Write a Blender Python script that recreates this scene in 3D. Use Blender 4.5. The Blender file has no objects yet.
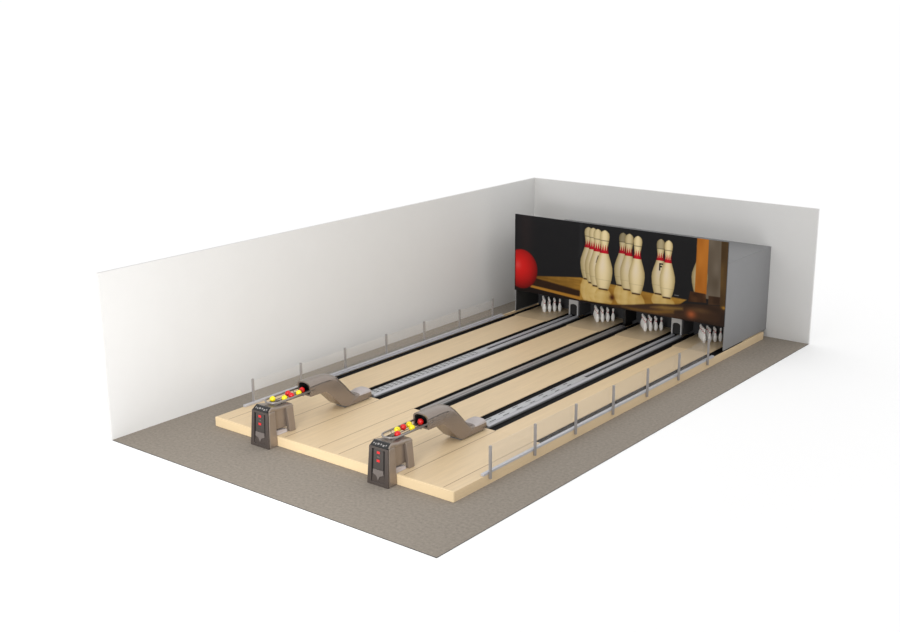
import bpy, bmesh, math, random
import numpy as np
from mathutils import Vector

random.seed(4)
S = bpy.context.scene
COL = S.collection
PI = math.pi

# ------------------------------------------------------------------ materials
def lin(c):
    return tuple(((v / 255 + .055) / 1.055) ** 2.4 if v / 255 > .04045 else v / 255 / 12.92 for v in c)

def mat(name, rgb, rough=.5, metal=0., noise=None, spec=.5, emit=None):
    """plain principled material; noise = (scale, amount, stretch xyz) mottles the base colour"""
    m = bpy.data.materials.new(name); m.use_nodes = True
    nt = m.node_tree; b = nt.nodes['Principled BSDF']
    c = (*lin(rgb), 1)
    b.inputs['Base Color'].default_value = c
    b.inputs['Roughness'].default_value = rough
    b.inputs['Metallic'].default_value = metal
    b.inputs['Specular IOR Level'].default_value = spec
    if noise:
        sc, am, st = noise
        tc = nt.nodes.new('ShaderNodeTexCoord'); mp = nt.nodes.new('ShaderNodeMapping')
        mp.inputs['Scale'].default_value = st
        nz = nt.nodes.new('ShaderNodeTexNoise'); nz.inputs['Scale'].default_value = sc
        nz.inputs['Detail'].default_value = 5; nz.inputs['Roughness'].default_value = .65
        rp = nt.nodes.new('ShaderNodeMapRange')
        rp.inputs['From Min'].default_value = .3; rp.inputs['From Max'].default_value = .7
        rp.inputs['To Min'].default_value = 1 - am; rp.inputs['To Max'].default_value = 1 + am
        mx = nt.nodes.new('ShaderNodeVectorMath'); mx.operation = 'SCALE'
        mx.inputs[0].default_value = c[:3]
        L = nt.links
        L.new(tc.outputs['Object'], mp.inputs['Vector']); L.new(mp.outputs[0], nz.inputs['Vector'])
        L.new(nz.outputs['Fac'], rp.inputs['Value']); L.new(rp.outputs[0], mx.inputs['Scale'])
        L.new(mx.outputs[0], b.inputs['Base Color'])
    return m

def plank_mat(name, rgb, lines, ystart, seam=None):
    """pale maple with fine grain along the lane and thin dark joints at the given x positions"""
    m = mat(name, rgb, .42, 0, (3.0, .06, (6, .35, 1)))
    nt = m.node_tree; L = nt.links; b = nt.nodes['Principled BSDF']
    src = b.inputs['Base Color'].links[0].from_socket
    tc = nt.nodes.new('ShaderNodeTexCoord'); sp = nt.nodes.new('ShaderNodeSeparateXYZ')
    L.new(tc.outputs['Object'], sp.inputs[0])
    acc = None
    def math_(op, a, bb):
        n = nt.nodes.new('ShaderNodeMath'); n.operation = op
        for i, s in enumerate((a, bb)):
            if s is None: continue
            if isinstance(s, (int, float)): n.inputs[i].default_value = s
            else: L.new(s, n.inputs[i])
        return n.outputs[0]
    for x, w in lines:
        d = math_('ABSOLUTE', math_('SUBTRACT', sp.outputs[0], x), None)
        k = math_('LESS_THAN', d, w)
        acc = k if acc is None else math_('MAXIMUM', acc, k)
    # fainter narrow boards between the joints
    fr = math_('FRACT', math_('DIVIDE', sp.outputs[0], .1005), None)
    fine = math_('LESS_THAN', fr, .05)
    if acc is None: acc = math_('MULTIPLY', fine, 0.0)
    acc = math_('MAXIMUM', acc, math_('MULTIPLY', fine, .13))
    acc = math_('MULTIPLY', acc, math_('GREATER_THAN', sp.outputs[1], ystart))
    mix = nt.nodes.new('ShaderNodeMix'); mix.data_type = 'RGBA'
    mix.inputs['B'].default_value = (*lin((128, 100, 72)), 1)
    L.new(math_('MULTIPLY', acc, .8), mix.inputs['Factor'])
    L.new(src, mix.inputs['A']); L.new(mix.outputs['Result'], b.inputs['Base Color'])
    return m

def glass_mat():
    m = bpy.data.materials.new('clear_glass'); m.use_nodes = True
    nt = m.node_tree; nt.nodes.clear(); L = nt.links
    o = nt.nodes.new('ShaderNodeOutputMaterial'); t = nt.nodes.new('ShaderNodeBsdfTransparent')
    g = nt.nodes.new('ShaderNodeBsdfGlossy'); g.inputs['Roughness'].default_value = .02
    f = nt.nodes.new('ShaderNodeFresnel'); f.inputs['IOR'].default_value = 1.45
    ge = nt.nodes.new('ShaderNodeNewGeometry'); mr = nt.nodes.new('ShaderNodeMapRange')   # same reflectance on leaving the pane
    mr.inputs['To Min'].default_value = 1.45; mr.inputs['To Max'].default_value = 1 / 1.45
    L.new(ge.outputs['Backfacing'], mr.inputs['Value']); L.new(mr.outputs[0], f.inputs['IOR'])
    x = nt.nodes.new('ShaderNodeMixShader')
    t.inputs['Color'].default_value = (1, 1, 1, 1)
    L.new(f.outputs[0], x.inputs[0]); L.new(t.outputs[0], x.inputs[1]); L.new(g.outputs[0], x.inputs[2])
    d = nt.nodes.new('ShaderNodeBsdfDiffuse'); d.inputs['Color'].default_value = (.95, .95, .95, 1)
    y = nt.nodes.new('ShaderNodeMixShader'); y.inputs[0].default_value = .035     # small white diffuse share mixed over the pane
    L.new(x.outputs[0], y.inputs[1]); L.new(d.outputs[0], y.inputs[2]); L.new(y.outputs[0], o.inputs['Surface'])
    return m

EDGES = [1.31, 2.215, 2.905, 3.79, 4.30, 5.16, 5.87, 6.755]
WOOD = (213, 189, 152)
M = dict(
    wall=mat('white_plaster', (213, 212, 210), .7, 0, (1.5, .01, (1, 1, 1))),
    floor=mat('grey_carpet', (140, 132, 122), .9, 0, (17, .17, (1, 1, 1)), .15),
    slab=mat('slab_edge', (40, 38, 36), .8),
    ground=mat('white_backdrop', (250, 250, 250), .9, 0, None, 0),
    approach=plank_mat('approach_maple', WOOD, [(x, .009) for x in EDGES], 1.80),
    nosing=mat('nosing_maple', (228, 204, 164), .5, 0, (3, .04, (.4, 3, 3))),
    lane=plank_mat('lane_maple', WOOD, [], 0),
    side=mat('side_maple', (213, 189, 152), .5, 0, (3, .05, (3, .3, 3))),
    deck=mat('pin_deck', (188, 166, 133), .45, 0, (3, .05, (6, .4, 1))),
    gutter=mat('black_gutter', (13, 11, 12), .6, 0, (4, .1, (4, .3, 1)), .2),
    rail=mat('rail_aluminium', (190, 190, 195), .4, .35, (5, .04, (1, .2, 1))),
    post=mat('post_steel', (160, 157, 157), .4, .5, (6, .04, (1, 1, 1))),
    track=mat('track_grey', (176, 176, 180), .4, .3, (4, .06, (4, .3, 1))),
    trackbody=mat('track_body', (92, 92, 92), .5, .2, (4, .05, (4, .3, 1))),
    plate=mat('cover_plate', (182, 184, 186), .38, .3, (4, .05, (4, .4, 1))),
    slot=mat('slot_dark', (38, 38, 40), .6),
    groove=mat('groove_dark', (40, 40, 42), .6),
    divider=mat('divider_grey', (148, 144, 142), .4, .3, (4, .06, (4, .3, 1))),
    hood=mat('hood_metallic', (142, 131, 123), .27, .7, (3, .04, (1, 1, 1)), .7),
    tail=mat('hood_tail', (172, 164, 162), .36, .12, (3, .04, (1, 1, 1))),  # paler hood grey, brightness of upward faces put into the colour
    black=mat('black_rubber', (14, 13, 13), .6, 0, (5, .1, (1, 1, 1))),
    ped=mat('pedestal_metallic', (146, 134, 124), .3, .6, (3, .04, (1, 1, 1)), .6),
    peddark=mat('pedestal_front', (82, 74, 70), .38, .35, (3, .05, (1, 1, 1))),
    pedpanel=mat('pedestal_recess', (70, 65, 62), .45, .2, (3, .05, (1, 1, 1))),
    kick=mat('kick_plate', (128, 120, 116), .4, .4, (3, .05, (1, 1, 1))),
    foot=mat('foot_plate', (182, 172, 168), .4, .2, (3, .04, (1, 1, 1))),
    display=mat('display_glass', (20, 19, 20), .2, 0, (3, .1, (1, 1, 1))),
    displaymark=mat('display_marks', (140, 136, 134), .5),
    redbutton=mat('red_button', (222, 40, 44), .4),
    wire=mat('rack_wire', (140, 134, 130), .3, .4, (5, .05, (1, 1, 1))),
    red=mat('red_ball', (206, 20, 20), .28, 0, (6, .04, (1, 1, 1))),
    yellow=mat('yellow_ball', (236, 214, 24), .28, 0, (6, .04, (1, 1, 1))),
    pin=mat('pin_white', (236, 234, 230), .35, 0, (5, .02, (1, 1, 1))),
    stripe=mat('pin_stripe', (190, 62, 74), .4),
    box=mat('housing_grey', (130, 130, 131), .6, 0, (2, .02, (1, 1, 1))),
    roof=mat('housing_roof', (126, 126, 127), .6, 0, (2, .02, (1, 1, 1))),
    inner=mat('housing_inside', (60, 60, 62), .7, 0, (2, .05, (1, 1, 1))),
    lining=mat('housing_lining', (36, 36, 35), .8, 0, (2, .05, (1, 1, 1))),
    gate=mat('gate_grey', (190, 190, 190), .4, .1, (4, .04, (1, 1, 1))),
    panel=mat('panel_edge', (60, 60, 62), .5),
    glass=glass_mat(),
)

# ------------------------------------------------------------------ mesh helpers
def bm_box(bm, x0, x1, y0, y1, z0, z1, mi=0):
    v = [bm.verts.new(p) for p in ((x0, y0, z0), (x1, y0, z0), (x1, y1, z0), (x0, y1, z0),
                                   (x0, y0, z1), (x1, y0, z1), (x1, y1, z1), (x0, y1, z1))]
    fs = []
    for q in ((3, 2, 1, 0), (4, 5, 6, 7), (0, 1, 5, 4), (1, 2, 6, 5), (2, 3, 7, 6), (3, 0, 4, 7)):
        f = bm.faces.new([v[i] for i in q]); f.material_index = mi; fs.append(f)
    return fs

def bm_hull8(bm, lo, hi, mi=0):
    """box from four lower and four upper points"""
    v = [bm.verts.new(p) for p in list(lo) + list(hi)]
    for q in ((3, 2, 1, 0), (4, 5, 6, 7), (0, 1, 5, 4), (1, 2, 6, 5), (2, 3, 7, 6), (3, 0, 4, 7)):
        f = bm.faces.new([v[i] for i in q]); f.material_index = mi

def bm_tube(bm, pts, r, n=8, closed=False, mi=0):
    pts = [Vector(p) for p in pts]; N = len(pts); rings = []
    for i, p in enumerate(pts):
        a = pts[(i - 1) % N] if (closed or i > 0) else p
        b = pts[(i + 1) % N] if (closed or i < N - 1) else p
        t = (b - a).normalized()
        u = t.cross(Vector((0, 0, 1)))
        if u.length < 1e-3: u = t.cross(Vector((1, 0, 0)))
        u.normalize(); w = u.cross(t)
        rings.append([bm.verts.new(p + r * (math.cos(2 * PI * k / n) * u + math.sin(2 * PI * k / n) * w)) for k in range(n)])
    for i in range(N if closed else N - 1):
        A, B = rings[i], rings[(i + 1) % N]
        for k in range(n):
            f = bm.faces.new((A[k], A[(k + 1) % n], B[(k + 1) % n], B[k])); f.material_index = mi; f.smooth = True
    if not closed:
        bm.faces.new(rings[0][::-1]).material_index = mi; bm.faces.new(rings[-1]).material_index = mi

def bm_lathe(bm, prof, n=24, mi=0):
    rings = []
    for r, z in prof:
        rings.append([bm.verts.new((r * math.cos(2 * PI * k / n), r * math.sin(2 * PI * k / n), z)) for k in range(n)])
    for A, B in zip(rings, rings[1:]):
        for k in range(n):
            f = bm.faces.new((A[k], A[(k + 1) % n], B[(k + 1) % n], B[k])); f.material_index = mi; f.smooth = True
    bm.faces.new(rings[0][::-1]).material_index = mi; bm.faces.new(rings[-1]).material_index = mi

def bm_sweep(bm, rings, caps=True, mi=0, smooth=False, closed=True):
    R = [[bm.verts.new(p) for p in r] for r in rings]
    n = len(R[0])
    for A, B in zip(R, R[1:]):
        for k in range(n if closed else n - 1):
            f = bm.faces.new((A[k], A[(k + 1) % n], B[(k + 1) % n], B[k])); f.material_index = mi; f.smooth = smooth
    if caps:
        bm.faces.new(R[0][::-1]).material_index = mi; bm.faces.new(R[-1]).material_index = mi
    return R

def obj(name, bm, mats, parent=None, bevel=0, seg=2, loc=None):
    bmesh.ops.recalc_face_normals(bm, faces=bm.faces[:])
    me = bpy.data.meshes.new(name); bm.to_mesh(me); bm.free()
    for m in (mats if isinstance(mats, (list, tuple)) else [mats]): me.materials.append(m)
    o = bpy.data.objects.new(name, me); COL.objects.link(o)
    if parent: o.parent = parent
    if loc: o.location = loc
    if bevel:
        b = o.modifiers.new('bevel', 'BEVEL'); b.width = bevel; b.segments = seg; b.limit_method = 'ANGLE'
        b.angle_limit = math.radians(35)
    return o

def box(name, x0, x1, y0, y1, z0, z1, m, parent=None, bevel=0):
    bm = bmesh.new(); bm_box(bm, x0, x1, y0, y1, z0, z1)
    return obj(name, bm, m, parent, bevel)

def tag(o, label, cat, group=None):
    o['label'] = label; o['category'] = cat
    if group: o['group'] = group
    return o

def thing(name, label, cat, loc=(0, 0, 0), group=None):
    o = bpy.data.objects.new(name, None); COL.objects.link(o); o.location = loc; o.empty_display_size = .2
    return tag(o, label, cat, group)

def struct(o):
    o['kind'] = 'structure'; return o

# ------------------------------------------------------------------ dimensions (metres)
W, D, H = 8.07, 14.216, 3.30
X0, X1, Y0, Y1, PH = .992, 7.025, 1.732, 13.955, .188
LY, DY, BY = 4.50, 11.53, 12.90           # lane start, pin deck start, back of the pin cavities
BX0, BX1, BF, BH, MH, MZ = 1.042, 6.967, 11.847, 2.266, 2.768, .770

# ------------------------------------------------------------------ setting
bm = bmesh.new(); bm_box(bm, -4000, 4000, -4000, 4000, -.3, -.0125)
struct(obj('ground', bm, M['ground']))
bm = bmesh.new()
for f in bm_box(bm, 0, W, 0, D, -.012, 0): f.material_index = 1
bm.faces.ensure_lookup_table(); bm.faces[1].material_index = 0
struct(obj('floor', bm, [M['floor'], M['slab']]))
struct(box('wall_left', -.06, 0, 0, D + .06, -.012, H, M['wall']))
struct(box('wall_back', 0, W, D, D + .06, -.012, H, M['wall']))

# ------------------------------------------------------------------ raised platform
pf = thing('lane_platform', 'low pale maple platform with a wide boarded approach under the four lanes', 'platform', (X0, Y0, 0))
def under(o, p):                      # keep world coordinates below a moved parent
    o.parent = p; o.location = -p.location; return o
under(box('base', X0 + .02, X1 - .02, Y0 + .06, Y1 - .01, .0, .095, M['side']), pf)
under(box('approach', X0, X1, Y0 + .04, LY, .095, PH, M['approach'], bevel=.003), pf)
under(box('nosing', X0, X1, Y0, Y0 + .04, 0, PH, M['nosing'], bevel=.004), pf)
for a, b in ((X0, X0 + .03), (X1 - .03, X1)):
    under(box('side_board', a, b, LY + .001, Y1, 0, PH, M['side'], bevel=.003), pf)
for a, b in ((X0, X0 + .02), (X1 - .02, X1)):
    under(box('side_skirt', a, b, Y0 + .04, LY, 0, .0948, M['side']), pf)
under(box('rear_deck', X0 + .03, X1 - .03, BY + .045, Y1, .095, PH - .012, M['side']), pf)

# ------------------------------------------------------------------ lanes
lanes = [
    (1.305, 2.215, 1.125, 2.385, 'pale maple lane next to the white left wall, left of the first ball track'),
    (2.890, 3.790, 2.720, 3.955, 'pale maple lane between the left ball track and the low middle divider'),
    (4.295, 5.160, 4.125, 5.335, 'pale maple lane between the low middle divider and the right ball track'),
    (5.855, 6.765, 5.670, 6.940, 'pale maple lane next to the right hand glass fence'),
]
def gutter_bm(a, b):
    bm = bmesh.new(); n = 8
    ring = lambda y: ([(a, y, PH - .012)] + [(a + .012 + (b - a - .024) * (.5 - .5 * math.cos(PI * k / n)), y,
                      PH - .012 - .062 * math.sin(PI * k / n)) for k in range(n + 1)] + [(b, y, PH - .012), (b, y, .097), (a, y, .097)])
    bm_sweep(bm, [ring(LY + .002), ring(BY)])
    return bm
for a, b, ga, gb, lab in lanes:
    t = thing('bowling_lane', lab, 'bowling lane', ((a + b) / 2, LY, .095), 'four bowling lanes')
    under(box('lane_surface', a, b, LY + .002, DY, .0965, PH, M['lane'], bevel=.003), t)
    under(obj('gutter', gutter_bm(ga + .001, a - .001), M['gutter']), t)
    under(obj('gutter', gutter_bm(b + .001, gb - .001), M['gutter']), t)
    bm = bmesh.new()
    bm_box(bm, a, b, DY + .001, BY, .0965, PH)
    for q, w in ((a - .032, a - .0005), (b + .0005, b + .032)): bm_box(bm, q, w, DY + .001, BY, PH - .0115, PH)
    p = under(obj('pin_deck', bm, M['deck'], bevel=.004), t); p['label'] = 'grey brown pin deck'

# ------------------------------------------------------------------ ball tracks between lanes
def ball_track(a, b, label, pitch, rows, slot_len, yend, slot_w):
    t = thing('ball_track', label, 'ball track', ((a + b) / 2, LY, .097), 'ball tracks between the lanes')
    c = (a + b) / 2; e = 12.34
    under(box('track_body', a + .002, b - .002, LY + .002, e, .097, PH + .004, M['trackbody'], bevel=.004), t)
    under(box('groove', c - .045, c + .045, 7.2, e, PH + .0045, PH + .008, M['groove']), t)
    for s in (-1, 1):
        bm = bmesh.new()
        rg = lambda y, w: [(c + s * (.045 + (.1 if w else .1)), y, PH + .005), (c + s * .045, y, PH + .005), (c + s * .045, y, PH + .024),
                           (c + s * .060, y, PH + .036), (c + s * .095, y, PH + .038), (c + s * .125, y, PH + .03), (c + s * .145, y, PH + .016)]
        bm_sweep(bm, [rg(LY + .06, 1), rg(e, 1)])
        under(obj('rail', bm, M['track']), t)
    # slotted cover plate that tapers away down the lane
    bm = bmesh.new()
    bm_hull8(bm, [(c - .088, LY + .03, PH + .0385), (c + .088, LY + .03, PH + .0385), (c + .07, yend, PH + .0385), (c - .07, yend, PH + .0385)],
             [(c - .088, LY + .03, PH + .044), (c + .088, LY + .03, PH + .044), (c + .07, yend, PH + .044), (c - .07, yend, PH + .044)])
    y = LY + .2
    while y < yend - .35:
        k = (y - LY) / (yend - LY)
        for x in rows:
            xx = c + x * (1 - .15 * k)
            bm_box(bm, xx - slot_w, xx + slot_w, y, y + slot_len * (1 - .4 * k), PH + .0441, PH + .0455, 1)
        y += pitch
    under(obj('cover_plate', bm, [M['plate'], M['slot']]), t)
    return t
ball_track(2.385, 2.720, 'grey metal ball track behind the left return hood, with a closely slotted cover', .15, (-.06, 0, .06), .09, 8.6, .012)
ball_track(5.335, 5.670, 'grey metal ball track behind the right return hood, with widely spaced slots', .46, (-.06, .055), .22, 8.2, .010)

# middle divider
t = thing('lane_divider', 'low grey metal divider strip between the two middle lanes', 'divider', (4.04, LY, .097))
under(box('base_strip', 3.957, 4.123, LY + .002, 12.3, .097, PH + .008, M['trackbody'], bevel=.004), t)
under(box('cap', 3.968, 4.055, LY + .002, 12.3, PH + .0085, PH + .026, M['divider'], bevel=.006), t)
under(box('ledge', 4.060, 4.115, LY + .002, 12.3, PH + .0085, PH + .016, M['divider'], bevel=.004), t)

# ------------------------------------------------------------------ glass fences
POSTS = [2.735, 4.10, 5.465, 6.84, 8.205, 9.57, 10.94]
def fence(side, label):
    s = 1 if side == 'r' else -1
    e = X1 if s > 0 else X0                       # platform side face
    t = thing('glass_fence', label, 'glass fence', (e, POSTS[0], PH), 'glass fences along the platform')
    def bx(n, d0, d1, y0, y1, z0, z1, m, bev=0):   # d = distance outwards from the platform face
        a, b = sorted((e + s * d0, e + s * d1))
        return under(box(n, a, b, y0, y1, z0, z1, m, bevel=bev), t)
    bx('rail', -.062, .002, 2.57 if s > 0 else 2.47, 11.30, PH + .001, PH + .045, M['rail'], .005)
    bx('ledge', -.108 if s > 0 else -.13, -.066, LY + .004 if s < 0 else 3.62, 11.30, PH + .001, PH + (.008 if s > 0 else .02), M['trackbody'] if s > 0 else M['track'], .002)
    for y in POSTS:
        y_ = y + (.0 if s > 0 else .045)
        bx('post', .003, .045, y_ - .021, y_ + .021, .10, .718 if s > 0 else .70, M['post'], .004)
    for ya, yb in zip(POSTS, POSTS[1:]):
        bx('glass_panel', -.034, -.026, ya + .012, yb - .012, PH + .046, .69, M['glass'])
    return t
fence('l', 'low clear glass fence with grey posts along the left side, near the white wall')
fence('r', 'low clear glass fence with grey posts along the near right edge of the platform')

# ------------------------------------------------------------------ ball returns
def ball_return(cx, label):
    t = thing('ball_return', label, 'ball return', (cx, 1.8, 0), 'ball return machines on the approach')
    U = lambda o: under(o, t)
    rc = cx; cx = rc + (.02 if rc > 4 else -.005)
    # ---- pedestal: profile in y-z swept over x, straddling the platform edge
    bm = bmesh.new()
    def slab(w0, w1, lo, hi, mi=0):               # lo/hi: (y,z) pairs front/back at bottom and top; w half widths
        (yf0, z0), (yb0, zb0) = lo; (yf1, z1), (yb1, zb1) = hi
        bm_hull8(bm, [(cx - w0, yf0, z0), (cx + w0, yf0, z0), (cx + w0, yb0, zb0), (cx - w0, yb0, zb0)],
                 [(cx - w1, yf1, z1), (cx + w1, yf1, z1), (cx + w1, yb1, zb1), (cx - w1, yb1, zb1)], mi)
    slab(.244, .211, ((1.517, 0), (1.725, 0)), ((1.562, .70), (1.727, .70)))
    P_ = U(obj('pedestal', bm, M['ped'], bevel=.018, seg=3))
    def child(o):
        o.parent = P_; return o                    # P_ already sits at -t.location, so world coords hold
    # top cap and bridge
    bm = bmesh.new()
    rings = []
    for y, zb, zt, w in ((1.562, .70, .735, .211), (1.63, .70, .782, .210), (1.70, .70, .775, .210), (1.80, .685, .755, .209), (2.05, .675, .738, .208), (2.175, .665, .722, .207), (2.20, .66, .70, .205)):
        rings.append([(cx - w, y, zb), (cx + w, y, zb), (cx + w, y, zt - .02), (cx + w - .03, y, zt), (cx - w + .03, y, zt), (cx - w, y, zt - .02)])
    bm_sweep(bm, rings); child(obj('top_cap', bm, M['ped'], bevel=.01))
    bm = bmesh.new()
    bm_hull8(bm, [(cx - .15, 1.73, PH + .10), (cx + .15, 1.733, PH + .10), (cx + .15, 2.12, PH + .10), (cx - .15, 2.12, PH + .10)],
             [(cx - .16, 1.74, .69), (cx + .16, 1.74, .69), (cx + .16, 2.08, .69), (cx - .16, 2.08, .69)])
    child(obj('core_panel', bm, M['ped'], bevel=.008))
    for s in (-1, 1):
        bm = bmesh.new()
        o_, i_ = cx + s * .243, cx + s * .152
        bm_hull8(bm, [(i_, 2.06, PH + .001), (o_, 2.06, PH + .001), (o_, 2.21, PH + .001), (i_, 2.21, PH + .001)],
                 [(cx + s * .155, 2.01, .68), (cx + s * .210, 2.01, .68), (cx + s * .210, 2.19, .68), (cx + s * .155, 2.19, .68)])
        child(obj('leg', bm, M['ped'], bevel=.014))
    bm = bmesh.new()
    bm_hull8(bm, [(cx - .2, 1.735, PH + .001), (cx + .2, 1.735, PH + .001), (cx + .2, 2.035, PH + .001), (cx - .2, 2.035, PH + .001)],
             [(cx - .185, 1.735, PH + .095), (cx + .185, 1.735, PH + .095), (cx + .17, 2.035, PH + .06), (cx - .17, 2.035, PH + .06)])
    o = child(obj('foot_plate', bm, M['foot'], bevel=.01)); o['label'] = 'pale foot plate under the core'
    # front shell with rim, recess, kick plate and buttons
    fy = lambda z: 1.477 + z * .06               # sloping front plane
    fw = lambda z: .247 - z * .046
    def plate(z0, z1, w0, w1, d0, d1):            # plate on the sloping front, from depth d0 (front) to d1 (rear)
        b_ = bmesh.new()
        bm_hull8(b_, [(cx - w0, fy(z0) + d0, z0), (cx + w0, fy(z0) + d0, z0), (cx + w0, fy(z0) + d1, z0), (cx - w0, fy(z0) + d1, z0)],
                 [(cx - w1, fy(z1) + d0, z1), (cx + w1, fy(z1) + d0, z1), (cx + w1, fy(z1) + d1, z1), (cx - w1, fy(z1) + d1, z1)])
        return b_
    child(obj('front_backing', plate(.0, .705, .238, .204, .028, .040), M['black']))
    b_ = bmesh.new()                               # frame of four bars
    def bar(pts):
        bm_hull8(b_, [(cx + x, fy(z) , z) for x, z in pts], [(cx + x, fy(z) + .028, z) for x, z in pts])
    bar([(-fw(0), 0), (-.155, 0), (-.15, .705), (-fw(.705), .705)])
    bar([(.155, 0), (fw(0), 0), (fw(.705), .705), (.15, .705)])
    bar([(-.155, 0), (.155, 0), (.155, .06), (-.155, .06)])
    bar([(-.152, .66), (.152, .66), (.15, .705), (-.15, .705)])
    child(obj('front_frame', b_, M['peddark'], bevel=.006))
    child(obj('front_panel', plate(.30, .66, .118, .112, .010, .0275), M['pedpanel'], bevel=.003))
    b_ = bmesh.new()                               # kick plate: wide top, V bottom
    pts = [(-.15, .06), (.15, .06), (.135, .20), (.118, .298), (-.118, .298), (-.135, .20)]
    fr = [b_.verts.new((cx + x, fy(z) + .016, z)) for x, z in pts]; bk = [b_.verts.new((cx + x, fy(z) + .0275, z)) for x, z in pts]
    b_.faces.new(fr); b_.faces.new(bk[::-1])
    for k in range(6): b_.faces.new((fr[k], bk[k], bk[(k + 1) % 6], fr[(k + 1) % 6]))
    child(obj('lower_panel', b_, M['peddark']))
    b_ = bmesh.new()
    pts = [(-.115, .29), (-.125, .21), (-.04, .175), (0, .10), (.04, .175), (.125, .21), (.115, .29)]
    fr = [b_.verts.new((cx + x, fy(z) + .006, z)) for x, z in pts]; bk = [b_.verts.new((cx + x, fy(z) + .0155, z)) for x, z in pts]
    b_.faces.new(fr); b_.faces.new(bk[::-1])
    for k in range(7): b_.faces.new((fr[k], bk[k], bk[(k + 1) % 7], fr[(k + 1) % 7]))
    o = child(obj('kick_plate', b_, M['kick'])); o['label'] = 'lighter V shaped kick plate'
    for z in (.605, .455):
        o = child(obj('button', plate(z - .022, z + .022, .034, .034, .002, .0098), M['redbutton'], bevel=.004)); o['label'] = 'red push button'
    b_ = plate(.525, .533, .028, .028, .007, .0098)
    b2 = [(-.02, .515), (.006, .518)]
    for x, z in b2: bm_box(b_, cx + x, cx + x + .02, fy(z) + .007, fy(z) + .0098, z - .004, z + .004)
    child(obj('small_mark', b_, M['kick']))
    # tilted display strip across the top of the front
    za, zb = .712, .778; ya, yb = 1.520, 1.615
    b_ = bmesh.new()
    bm_hull8(b_, [(cx - .196, ya, za), (cx + .196, ya, za), (cx + .196, 1.64, za), (cx - .196, 1.64, za)],
             [(cx - .186, yb, zb + .006), (cx + .186, yb, zb + .006), (cx + .186, 1.64, zb + .006), (cx - .186, 1.64, zb + .006)])
    rr = random.Random(3)
    def onface(x, f, up):                          # point on the tilted face
        y = ya + (yb - ya) * f; z = za + (zb + .006 - za) * f
        return (cx + x, y - .6 * up, z + .8 * up)
    x = -.15
    while x < .13:
        w = rr.uniform(.02, .045); f0 = rr.uniform(.25, .45); f1 = f0 + rr.uniform(.18, .3); sk = rr.uniform(-.012, .012)
        q = [(x, f0), (x + w, f0), (x + w + sk, f1), (x + sk, f1)]
        bm_hull8(b_, [onface(a, f, .0005) for a, f in q], [onface(a, f, .003) for a, f in q], 1)
        x += w + rr.uniform(.015, .035)
    dsp = child(obj('display', b_, [M['display'], M['displaymark']])); dsp['label'] = 'black tilted display strip with pale marks'
    # ---- wire rack
    cx = rc
    zr = .822
    rw = .165; y0, y1 = 1.73, 2.76
    loop = [(cx + rw, y1 + .06, zr), (cx + rw, y0 + rw, zr)] + \
           [(cx + rw * math.cos(a), y0 + rw - rw * math.sin(a), zr) for a in [PI * k / 12 for k in range(1, 12)]] + \
           [(cx - rw, y0 + rw, zr), (cx - rw, y1 + .06, zr)]
    bm = bmesh.new(); bm_tube(bm, loop, .018, 10)
    rk = U(obj('ball_rack', bm, M['wire']))
    for x in (-.108, -.035, .035, .108):
        bm = bmesh.new()
        yy = y0 + rw - math.sqrt(max(0, rw * rw - x * x)) * .86
        bm_tube(bm, [(cx + x, yy, zr - .01), (cx + x, yy + .04, zr - .052), (cx + x, y1 + .06, zr - .052)], .009, 8)
        o = obj('cradle_rod', bm, M['wire']); o.parent = rk
    for y in (2.05, 2.55):
        bm = bmesh.new()
        bm_tube(bm, [(cx - rw, y, zr - .005), (cx - rw + .03, y, zr - .065), (cx + rw - .03, y, zr - .065), (cx + rw, y, zr - .005)], .008, 8)
        o = obj('cross_rod', bm, M['wire']); o.parent = rk
    # support collar between pedestal top and rack
    bm = bmesh.new(); n = 28
    bm_sweep(bm, [[(cx + r * math.cos(2 * PI * k / n), 1.93 + r * math.sin(2 * PI * k / n), z) for k in range(n)] for r, z in
                  ((.13, .735), (.12, .755), (.10, .763))], smooth=True)
    o = obj('collar', bm, M['peddark']); o.parent = rk
    # ---- hood: open D shaped duct swept over an S bend, with wall thickness at the mouth
    st = [((2.70, .705), (2.69, .885), 0), ((2.95, .703), (3.00, .893), 0), ((3.08, .700), (3.19, .893), 0), ((3.135, .685), (3.30, .880), 0), ((3.185, .648), (3.39, .850), .1),
          ((3.25, .585), (3.47, .790), .15), ((3.44, .405), (3.66, .610), .25), ((3.545, .305), (3.80, .465), .4), ((3.61, .257), (3.88, .400), .5), ((3.68, .232), (3.96, .364), .55), ((3.77, .222), (4.06, .350), .6)]
    foot = U(box('hood_foot', cx - .125, cx + .125, 3.70, 4.40, PH + .0005, .224, M['trackbody']))
    def ring(b, tt, k, w=.178, ins=0.):
        (yb_, zb_), (yt, zt) = b, tt
        w -= ins; zb_ += ins; zt -= ins * .3
        r = [(cx - w, yb_, zb_), (cx + w, yb_, zb_), (cx + w, yt, zt)]
        rise = (.108 - ins * .6) * (1 - .55 * k)
        dy, dz = yt - yb_, zt - zb_; L_ = math.hypot(dy, dz)
        for j in range(1, 14):
            a = PI * j / 14
            h = rise * math.sin(a) ** .62
            r.append((cx + w * math.cos(a) * .985, yt + h * dy / L_, zt + h * dz / L_))
        r.append((cx - w, yt, zt))
        return r
    def shade(o, ang=32):
        for p in o.data.polygons: p.use_smooth = True
        o.data.set_sharp_from_angle(angle=math.radians(ang)); return o
    bm = bmesh.new()
    seq = [ring((2.90, .705), (2.90, .888), 0, ins=.036), ring((2.715, .705), (2.705, .885), 0, ins=.036), ring(*st[0][:3], ins=.030)] + [ring(*q) for q in st]
    R = bm_sweep(bm, seq, caps=False)
    bm.faces.ensure_lookup_table()
    for f in bm.faces[:2 * len(seq[0])]: f.material_index = 1
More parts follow.
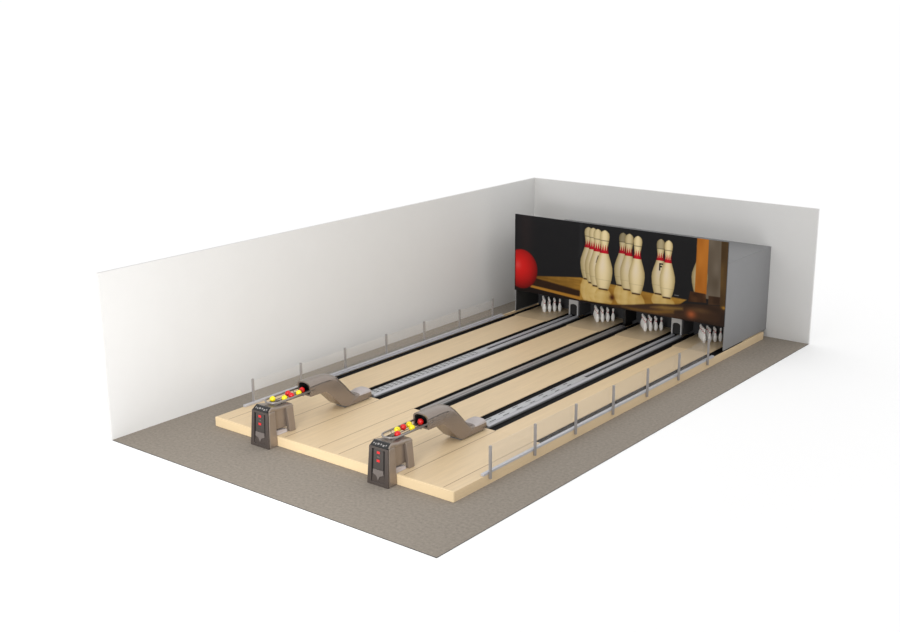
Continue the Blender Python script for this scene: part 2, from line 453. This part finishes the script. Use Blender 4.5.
    for f in bm.faces[len(seq[0]):2 * len(seq[0])]: f.material_index = 0
    bm.faces.new(R[0]).material_index = 1
    bm.faces.new(R[-1])
    hd = shade(U(obj('hood', bm, [M['hood'], M['black']]))); hd['label'] = 'bent metallic hood with a black mouth'
    # seams where the top shell meets the sides
    for s in (-1, 1):
        bm = bmesh.new()
        bm_tube(bm, [(cx + s * .1765, y, z + .010) for y, z in ((2.70, .888), (3.0, .895), (3.17, .895), (3.28, .884))], .0075, 6)
        o = obj('shell_seam', bm, M['pedpanel']); o.parent = hd
    # tail that runs onto the track
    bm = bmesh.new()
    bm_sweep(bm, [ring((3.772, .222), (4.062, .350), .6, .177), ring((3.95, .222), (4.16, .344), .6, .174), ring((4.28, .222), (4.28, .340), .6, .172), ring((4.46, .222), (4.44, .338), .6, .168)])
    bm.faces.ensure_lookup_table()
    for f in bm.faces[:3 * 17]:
        if min(v.co.z for v in f.verts) > .3: f.material_index = 1  # top faces painted lighter than the sides, as if lit from above
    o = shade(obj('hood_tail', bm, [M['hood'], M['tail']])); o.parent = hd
    return t
ball_return(2.545, 'brown grey ball return at the left, pedestal nearer the white wall')
ball_return(5.515, 'brown grey ball return at the right, pedestal at the front corner nearer the viewer')

# ------------------------------------------------------------------ balls
BR = .0575
bm = bmesh.new(); bmesh.ops.create_uvsphere(bm, u_segments=32, v_segments=18, radius=BR)
for f in bm.faces: f.smooth = True
me_r = bpy.data.meshes.new('ball_red'); bm.to_mesh(me_r); bm.free(); me_y = me_r.copy()
me_r.materials.append(M['red']); me_y.materials.append(M['yellow'])
hb = bmesh.new()                                   # the three finger holes, one small mesh shared by every ball
for a, b in ((.32, 0), (-.32, 0), (0, .42)):
    v = Vector((a, -.75, .75 + b)).normalized()
    q = v.to_track_quat('Z', 'Y')
    ring = [q @ Vector((.006 * math.cos(2 * PI * k / 10), .006 * math.sin(2 * PI * k / 10), BR - .0008)) for k in range(10)]
    top = [q @ Vector((.006 * math.cos(2 * PI * k / 10), .006 * math.sin(2 * PI * k / 10), BR + .0004)) for k in range(10)]
    bm_sweep(hb, [ring, top])
me_h = bpy.data.meshes.new('finger_holes'); hb.to_mesh(me_h); hb.free(); me_h.materials.append(M['black'])
ZB = .770 + math.sqrt((BR + .009) ** 2 - .0365 ** 2)
balls = [
    (2.545, -.071, 1.925, 'y', 'yellow ball at the front end of the left rack, apart from the others'),
    (2.545, .071, 2.100, 'y', 'yellow ball in the left rack, second from its front end'),
    (2.545, .071, 2.285, 'r', 'red ball in the left rack just behind the second yellow ball, nearer the viewer'),
    (2.545, -.071, 2.330, 'r', 'red ball in the left rack on the far side, behind its red neighbour'),
    (2.545, .071, 2.480, 'y', 'yellow ball in the left rack next to the hood mouth'),
    (2.545, 0, 2.640, 'r', 'red ball in the black mouth of the left hood'),
    (5.515, .071, 1.975, 'r', 'red ball at the front end of the right rack, below a yellow one'),
    (5.515, -.071, 2.130, 'y', 'yellow ball in the right rack above the front red ball'),
    (5.515, -.071, 2.292, 'r', 'red ball in the middle of the right rack between yellow balls'),
    (5.515, .071, 2.365, 'y', 'yellow ball on the near side of the right rack behind the middle red ball'),
    (5.515, -.071, 2.455, 'y', 'yellow ball on the far side of the right rack by the hood mouth'),
    (5.515, 0, 2.690, 'r', 'red ball in the black mouth of the right hood'),
]
for cx, dx, y, c, lab in balls:
    o = bpy.data.objects.new('bowling_ball', me_r if c == 'r' else me_y); COL.objects.link(o)
    z = ZB if dx else .770 + math.sqrt((BR + .009) ** 2 - .035 ** 2)
    o.location = (cx + dx, y, z); tag(o, lab, 'ball', 'small bowling balls in the %s rack' % ('left' if cx < 4 else 'right'))
    h = bpy.data.objects.new('finger_holes', me_h); COL.objects.link(h); h.parent = o
    h.rotation_euler = (random.uniform(-.4, .6), random.uniform(-.5, .5), random.uniform(-.8, .8))

# ------------------------------------------------------------------ bowling pins
PINP = [(.0, .135), (.02, .155), (.08, .185), (.18, .225), (.30, .245), (.38, .236), (.48, .190), (.58, .135), (.66, .105), (.71, .0975),
        (.77, .102), (.84, .122), (.90, .131), (.95, .117), (.98, .078), (1.0, .018)]
PHT, PW = .335, .204                                # height, radius multiplier on the profile
def pin_r(t):
    for (a, ra), (b, rb) in zip(PINP, PINP[1:]):
        if a <= t <= b: return ra + (rb - ra) * (t - a) / (b - a)
bm = bmesh.new(); bm_lathe(bm, [(r * PW, z * PHT) for z, r in PINP], 20)
bmesh.ops.recalc_face_normals(bm, faces=bm.faces[:])
me_p = bpy.data.meshes.new('bowling_pin'); bm.to_mesh(me_p); bm.free(); me_p.materials.append(M['pin'])
bm = bmesh.new()
for t0, t1 in ((.68, .735),):
    bm_sweep(bm, [[((pin_r(t) * PW + .0012) * math.cos(2 * PI * k / 20), (pin_r(t) * PW + .0012) * math.sin(2 * PI * k / 20), t * PHT) for k in range(20)]
                  for t in (t0, (t0 + t1) / 2, t1)], caps=False, smooth=True)
bmesh.ops.recalc_face_normals(bm, faces=bm.faces[:])
me_s = bpy.data.meshes.new('neck_stripe'); bm.to_mesh(me_s); bm.free(); me_s.materials.append(M['stripe'])
spots = [(0, 0, 'head pin'), (-1, 1, 'left of second row'), (1, 1, 'right of second row'),
         (-2, 2, 'left of third row'), (0, 2, 'middle of third row'), (2, 2, 'right of third row'),
         (-3, 3, 'far left of back row'), (-1, 3, 'second from left in back row'),
         (1, 3, 'third from left in back row'), (3, 3, 'far right of back row')]
lane_names = ['lane by the left wall', 'lane left of middle divider', 'lane right of middle divider', 'lane by right fence']
for (a, b, ga, gb, lab), ln, px in zip(lanes, lane_names, (1.715, 3.325, 4.70, 6.29)):
    for i, r, w in spots:
        o = bpy.data.objects.new('bowling_pin', me_p); COL.objects.link(o)
        o.location = (px + i * .088, 12.25 + r * .105, PH + .0005)
        tag(o, 'white bowling pin, %s, %s' % (w, ln), 'bowling pin', 'pins on the ' + ln)
        s = bpy.data.objects.new('neck_stripe', me_s); COL.objects.link(s); s.parent = o; s['label'] = 'red neck stripe'

# ------------------------------------------------------------------ pinsetter housing
hs = thing('pinsetter_housing', 'long grey boxy housing at the lane ends with four dark pin openings', 'pinsetter housing', (BX0, BF, 0))
U = lambda o: under(o, hs)
ZS = PH + .003
U(box('side_panel', BX1 - .02, BX1, BF + .035, D - .004, ZS, BH - .021, M['box']))
U(box('side_panel', BX0, BX0 + .02, BF + .035, D - .004, ZS, BH - .021, M['box']))
U(box('inner_lining', BX0 + .021, BX0 + .03, BF + .04, BY, PH + .024, BH - .03, M['lining']))
U(box('roof', BX0, BX1, BF + .035, D - .004, BH - .02, BH, M['roof']))
U(box('back_panel', BX0 + .032, BX1 - .021, BY + .002, BY + .04, .0965, BH - .03, M['inner']))
for a, b in ((2.395, 2.715), (4.01, 4.07), (5.345, 5.665)):
    U(box('partition', a, b, 12.36, BY, PH + .0415, BH - .03, M['black' if b - a < .1 else 'inner']))
for c in (2.5525, 5.5025):
    bm = bmesh.new(); y0, y1, z0 = 12.325, 12.355, PH + .04
    w, wi = .135, .108
    bm_box(bm, c - w, c - wi, y0, y1, z0, .66); bm_box(bm, c + wi, c + w, y0, y1, z0, .66)
    bm_box(bm, c - wi, c + wi, y0, y1, .525, .66)
    n = 8                                          # arched underside
    for k in range(n):
        a0, a1 = PI * k / n, PI * (k + 1) / n
        xs = [c + wi * math.cos(a) for a in (a0, a1)]; zs = [.46 + .06 * math.sin(a) for a in (a0, a1)]
        bm_hull8(bm, [(xs[1], y0, zs[1]), (xs[0], y0, zs[0]), (xs[0], y1, zs[0]), (xs[1], y1, zs[1])],
                 [(xs[1], y0, .525), (xs[0], y0, .525), (xs[0], y1, .525), (xs[1], y1, .525)])
    g = U(obj('ball_gate', bm, M['gate'])); g['label'] = 'light grey arched ball gate'
    o = box('gate_shadow_box', c - wi, c + wi, y1 + .0005, y1 + .004, z0 + .001, .522, M['black']); o.parent = g; o.name = 'gate_curtain'  # black sheet standing in for the shade inside the gate opening

# ------------------------------------------------------------------ printed masking panel
PWD, PHH = BX1 - BX0 + .004, MH - MZ
mp = thing('masking_panel', 'wide panel printed with a large photograph of white bowling pins and a red ball', 'printed panel', (BX0, BF, MZ))
U = lambda o: under(o, mp)
U(box('board', BX0 - .002, BX1 + .002, BF + .002, BF + .034, MZ, MH, M['panel']))

def paint():
    NX, NY = 860, 290
    u, v = np.meshgrid(np.linspace(0, PWD, NX), np.linspace(0, PHH, NY))
    rng = np.random.default_rng(7)
    img = np.zeros((NY, NX, 3)); img[:] = (31, 31, 33)
    def n1(sx, sy):                                # smooth value noise
        g = rng.random((int(PHH * sy) + 3, int(PWD * sx) + 3)); X = u * sx; Y = v * sy
        i, j = X.astype(int), Y.astype(int); a, b = X - i, Y - j
        a = a * a * (3 - 2 * a); b = b * b * (3 - 2 * b)
        return (g[j, i] * (1 - a) + g[j, i + 1] * a) * (1 - b) + (g[j + 1, i] * (1 - a) + g[j + 1, i + 1] * a) * b
    def over(mask, col):
        m = np.clip(mask, 0, 1)[..., None]; c = np.array(col, float)
        img[:] = img * (1 - m) + c * m
    def poly(pts, soft=.008):
        d = np.full(u.shape, 1e9); inside = np.zeros(u.shape, bool); n = len(pts)
        for k in range(n):
            (x0, y0), (x1, y1) = pts[k], pts[(k + 1) % n]
            ex, ey = x1 - x0, y1 - y0
            t = np.clip(((u - x0) * ex + (v - y0) * ey) / (ex * ex + ey * ey + 1e-12), 0, 1)
            d = np.minimum(d, np.hypot(u - x0 - t * ex, v - y0 - t * ey))
            c = ((y0 > v) != (y1 > v)) & (u < (x1 - x0) * (v - y0) / (y1 - y0 + 1e-12) + x0)
            inside ^= c
        return np.clip(.5 + np.where(inside, d, -d) / soft / 2, 0, 1)
    def arr(c): return np.broadcast_to(np.array(c, float), img.shape)
    def lerp(a, b, t): return arr(a) * (1 - t[..., None]) + arr(b) * t[..., None]
    # faint brown column in the dark at the upper left
    over(np.exp(-((u - .33) / .22) ** 2) * np.clip((v - .8) / .5, 0, 1) * .5, (52, 40, 40))
    over(np.exp(-((u - 2.0) / .05) ** 2) * np.clip((v - .8) / .4, 0, 1) * .4, (52, 52, 56))
    # wooden deck, left part with a dark step and a bright edge
    wn = n1(3, 30); wn2 = n1(14, 10)
    over(poly([(.0, .0), (5.93, .0), (5.93, .45), (4.0, .36), (0, .10)], .02), (36, 26, 22))
    deck = poly([(.5, .44), (1.994, .614), (2.994, .57), (3.956, .52), (4.949, .50), (4.70, .30), (3.9, .12), (2.94, .07), (2.0, .12), (1.0, .34), (.52, .42)], .015)
    over(deck, lerp((104, 72, 26), (188, 142, 60), np.clip((wn * .5 + .2 * wn2) * .6 + .62 * np.clip((u - .4) / 1.8, 0, 1) - .1, 0, 1)))
    over(poly([(.5, .40), (1.0, .37), (2.02, .27), (2.02, .12), (1.0, .18), (.5, .22)], .02), (50, 32, 20))
    over(poly([(.5, .205), (1.2, .165), (2.02, .12), (2.02, .03), (1.2, .085), (.5, .135)], .015), (176, 124, 48))
    over(poly([(.0, .0), (.5, .13), (1.2, .085), (2.0, .028), (2.0, .0)], .012), (30, 22, 20))
    # glossy reflections of the pins
    ref = poly([(2.0, .56), (3.0, .46), (3.2, .56), (3.8, .46), (4.62, .46), (4.66, .26), (3.9, .13), (2.94, .06), (2.0, .04)], .02)
    over(ref, lerp((140, 98, 36), (182, 138, 60), n1(5, 14)))
    def refl(bx, bz, wid, ln_, al=.85):            # mirrored, stretched image of a pin in the varnish
        t = (bz - v) / ln_; tt = np.clip(t, 0, 1)
        r = np.interp(tt * .62, [p[0] for p in PINP], [p[1] for p in PINP]) / .245 * wid / 2
        m = np.clip(.5 + (r - np.abs(u - bx - .04 * tt)) / .03, 0, 1) * np.clip(t / .04, 0, 1) * np.clip((1 - t) / .12, 0, 1)
        q = np.clip((u - bx) / (r + 1e-6), -1, 1)
        c = lerp((232, 208, 146), (190, 150, 72), np.clip(.25 + .45 * np.abs(q + .2) + .35 * (n1(7, 16) - .5), 0, 1))
        over(m * al * poly([(1.95, .7), (5.9, .7), (4.75, .24), (3.9, .13), (2.94, .065), (2.0, .045), (1.9, .05)], .015), c)
    for bx, bz, wd, ln_ in ((2.215, .60, .46, .60), (2.358, .52, .48, .55), (2.487, .46, .5, .5), (2.665, .41, .53, .45), (3.172, .58, .44, .5),
                            (3.345, .50, .46, .5), (3.590, .435, .47, .42), (4.204, .525, .42, .33), (4.420, .465, .43, .3)):
        refl(bx, bz, wd, ln_)
    over(np.exp(-(((u - 2.93) / .07) ** 2 + ((v - .24) / .07) ** 2)), (70, 34, 12))
    # dark ripple along the lower right and the murky brown corner
    over(poly([(3.55, .16), (4.1, .27), (4.6, .33), (5.0, .42), (5.93, .50), (5.93, 0), (2.9, 0), (2.95, .055)], .02), lerp((44, 32, 26), (72, 50, 36), n1(3, 8)))
    over(poly([(3.2, .06), (3.9, .075), (4.62, .19), (4.62, .12), (4.2, .04), (3.5, .02)], .04) * .8, (140, 102, 44))
    over(poly([(4.0, .17), (4.3, .26), (4.85, .29), (4.86, .24), (4.4, .16)], .04) * .8, (156, 120, 62))
    over(np.exp(-(((u - 5.08) / .12) ** 2 + ((v - .17) / .10) ** 2)), (166, 88, 52))
    over(np.exp(-(((u - 5.30) / .25) ** 2 + ((v - .30) / .06) ** 2)) * .7, (104, 76, 48))
    # side wall, orange upright and dark blocks at the right
    over(poly([(5.42, 2.1), (5.78, 2.1), (5.82, .60), (5.42, .60)]), lerp((92, 80, 66), (118, 106, 92), n1(6, 3)))
    over(poly([(5.75, 2.1), (5.95, 2.1), (5.95, .45), (5.80, .45)]), lerp((70, 52, 32), (98, 74, 42), n1(10, 3)))
    over(np.exp(-(((u - 5.9) / .06) ** 2 + ((v - .45) / .04) ** 2)), (170, 124, 50))
    # pins
    def pin(bx, bz, h, wid, tone, head=1.0, lean=0.):
        t = (v - bz) / h; tt = np.clip(t, 0, 1)
        r = np.interp(tt, [p[0] for p in PINP], [p[1] for p in PINP]) / .245 * wid / 2
        x = u - bx - lean * tt
        m = np.clip(.5 + (r - np.abs(x)) / .012, 0, 1) * np.clip(.5 + t * h / .02, 0, 1) * np.clip(.5 + (1 - t) * h / .012, 0, 1)
        q = np.clip(x / (r + 1e-6), -1, 1)
        sh = np.clip(1.02 - .34 * np.clip(q - .05, 0, 1) ** 2 - .36 * np.clip(-q - .15, 0, 1) ** 2 - .10 * np.clip(.25 - tt, 0, 1), 0, 1.1)
        base = np.array((232, 213, 166), float) * tone
        c = base * np.stack([sh, sh ** 1.12, sh ** 1.5], -1)
        c = c + (np.array((236, 222, 208)) * tone - c) * (np.exp(-((q + .15) / .35) ** 2) * np.exp(-((tt - .42) / .16) ** 2) * .55)[..., None]
        hd = (tt > .825)[..., None]
        c = np.where(hd, c * head, c)
        line = np.exp(-((tt - .825) / .007) ** 2) * .45 + np.exp(-((tt - .16) / .005) ** 2) * .12
        c = c * (1 - line[..., None])
        zig = .012 + .115 * np.abs(((q * .5 + .5) * 3.2) % 1 - .5) * 2
        red = (tt > .608) & (tt < .640 + zig)
        c = np.where(red[..., None], np.array((196, 26, 44)) * (sh[..., None] ** 1.3) * tone, c)
        over(m, c)
        over(np.exp(-((v - bz) / .018) ** 2) * (np.abs(x) < wid * .26), (44, 22, 16))
        return m
    pin(5.255, .70, 1.25, .42, .85)
    over(poly([(5.145, 2.1), (5.44, 2.1), (5.445, .70), (5.145, .72)]), lerp((168, 98, 32), (196, 122, 46), n1(8, 2)))
    over(poly([(5.03, .72), (5.42, .71), (5.46, .50), (4.98, .46)], .012), lerp((48, 30, 20), (88, 58, 36), n1(12, 9)))
    over(poly([(5.50, .68), (5.80, .69), (5.80, .50), (5.50, .47)], .012), lerp((50, 34, 24), (84, 60, 42), n1(12, 9)))
    for bx, bz, tz, wd, tn, hd, ln in ((2.215, .60, 1.91, .44, .90, .96, .0), (2.358, .52, 1.907, .46, .94, 1, -.01), (2.487, .46, 1.893, .48, .97, 1, -.005),
                                   (2.665, .41, 1.885, .505, 1.03, 1.0, .015),
                                   (3.172, .58, 1.887, .42, .88, .72, .02), (3.345, .50, 1.882, .44, .95, .95, .02), (3.590, .435, 1.857, .446, 1.02, 1, .008),
                                   (4.204, .525, 1.858, .42, .95, .80, .012), (4.420, .465, 1.852, .41, 1.03, 1, .0)):
        pin(bx, bz, tz - bz, wd, tn, hd, ln)
        if bx == 4.204:                            # the dark letter on the rear pin's shoulder
            over(poly([(4.19, 1.28), (4.29, 1.28), (4.29, 1.245), (4.225, 1.245), (4.225, 1.215), (4.27, 1.215), (4.27, 1.18), (4.225, 1.18), (4.225, 1.10), (4.19, 1.10)], .006), (26, 24, 24))
        if bx == 2.487:
            over(poly([(2.44, 1.05), (2.46, 1.05), (2.52, 1.23), (2.50, 1.24)], .008) * .9, (26, 24, 24))
            over(poly([(2.48, 1.15), (2.53, 1.17), (2.52, 1.19), (2.47, 1.17)], .006) * .8, (26, 24, 24))
    over(poly([(4.62, .555), (4.74, .555), (4.74, .575), (4.62, .575)], .006) * .7, (150, 150, 150))
    # red ball at the left edge
    d = np.hypot((u - .215) / .495, (v - .585) / .515)
    sh = np.clip(1 - .55 * np.clip(np.hypot((u - .15) / .6, (v - .66) / .62), 0, 1) ** 2.2, 0, 1)
    over(np.clip(.5 + (1 - d) / .06, 0, 1), np.array((222, 34, 32)) * sh[..., None])
    over(np.exp(-(((u - .10) / .10) ** 2 + ((v - .68) / .11) ** 2)) * .45, (240, 110, 110))
    # thin dark left border
    over(np.clip((.03 - u) / .02, 0, 1), (14, 14, 16))
    c = np.clip(img / 255, 0, 1)
    linr = .80 * np.where(c > .04045, ((c + .055) / 1.055) ** 2.4, c / 12.92)
    return u, v, linr
u, v, rgb = paint()
NY, NX = u.shape
co = np.stack([u + BX0 - .002, np.full_like(u, BF), v + MZ], -1).reshape(-1, 3)
idx = np.arange(NX * NY).reshape(NY, NX)
q = np.stack([idx[:-1, :-1], idx[:-1, 1:], idx[1:, 1:], idx[1:, :-1]], -1).reshape(-1, 4)
me = bpy.data.meshes.new('printed_picture')
me.vertices.add(len(co)); me.vertices.foreach_set('co', co.ravel())
me.loops.add(q.size); me.loops.foreach_set('vertex_index', q.ravel().astype(np.int32))
me.polygons.add(len(q)); me.polygons.foreach_set('loop_start', np.arange(0, q.size, 4, dtype=np.int32))
me.update(calc_edges=True)
ca = me.color_attributes.new('print', 'FLOAT_COLOR', 'POINT')
ca.data.foreach_set('color', np.concatenate([rgb.reshape(-1, 3), np.ones((NX * NY, 1))], 1).ravel().astype(np.float32))
pm = mat('printed_sheet', (128, 128, 128), .6, 0, None, .1)
at_ = pm.node_tree.nodes.new('ShaderNodeAttribute'); at_.attribute_name = 'print'
pm.node_tree.links.new(at_.outputs['Color'], pm.node_tree.nodes['Principled BSDF'].inputs['Base Color'])
me.materials.append(pm)
o = bpy.data.objects.new('printed_picture', me); COL.objects.link(o); U(o)
o['label'] = 'printed picture of bowling pins on a glossy deck'

# ------------------------------------------------------------------ light: white studio surroundings and a softbox lamp
wd = bpy.data.worlds.new('studio'); S.world = wd; wd.use_nodes = True
bg = wd.node_tree.nodes['Background']
bg.inputs['Color'].default_value = (1, 1, 1, 1); bg.inputs['Strength'].default_value = 1.06
la = bpy.data.lights.new('softbox', 'AREA'); la.shape = 'RECTANGLE'; la.size = 4; la.size_y = 3; la.energy = 228; la.spread = math.radians(80)
lo = bpy.data.objects.new('softbox', la); COL.objects.link(lo)
lo.location = (8.5, -7.5, 3.4)
lo.rotation_euler = (Vector((0.0, 4.4, 1.2)) - Vector(lo.location)).to_track_quat('-Z', 'Z').to_euler()

# ------------------------------------------------------------------ camera
cam = bpy.data.cameras.new('camera'); co_ = bpy.data.objects.new('camera', cam); COL.objects.link(co_)
co_.location = (18.64760, -12.84047, 8.38174)
co_.rotation_euler = (1.3027879, .0070063, .6733118)
cam.sensor_width = 36; cam.lens = 1198.565 * 36 / 900; cam.clip_end = 20000
S.camera = co_
S.view_settings.view_transform = 'Standard'; S.view_settings.look = 'None'
S.view_settings.exposure = 0; S.view_settings.gamma = 1; S.view_settings.use_curve_mapping = False
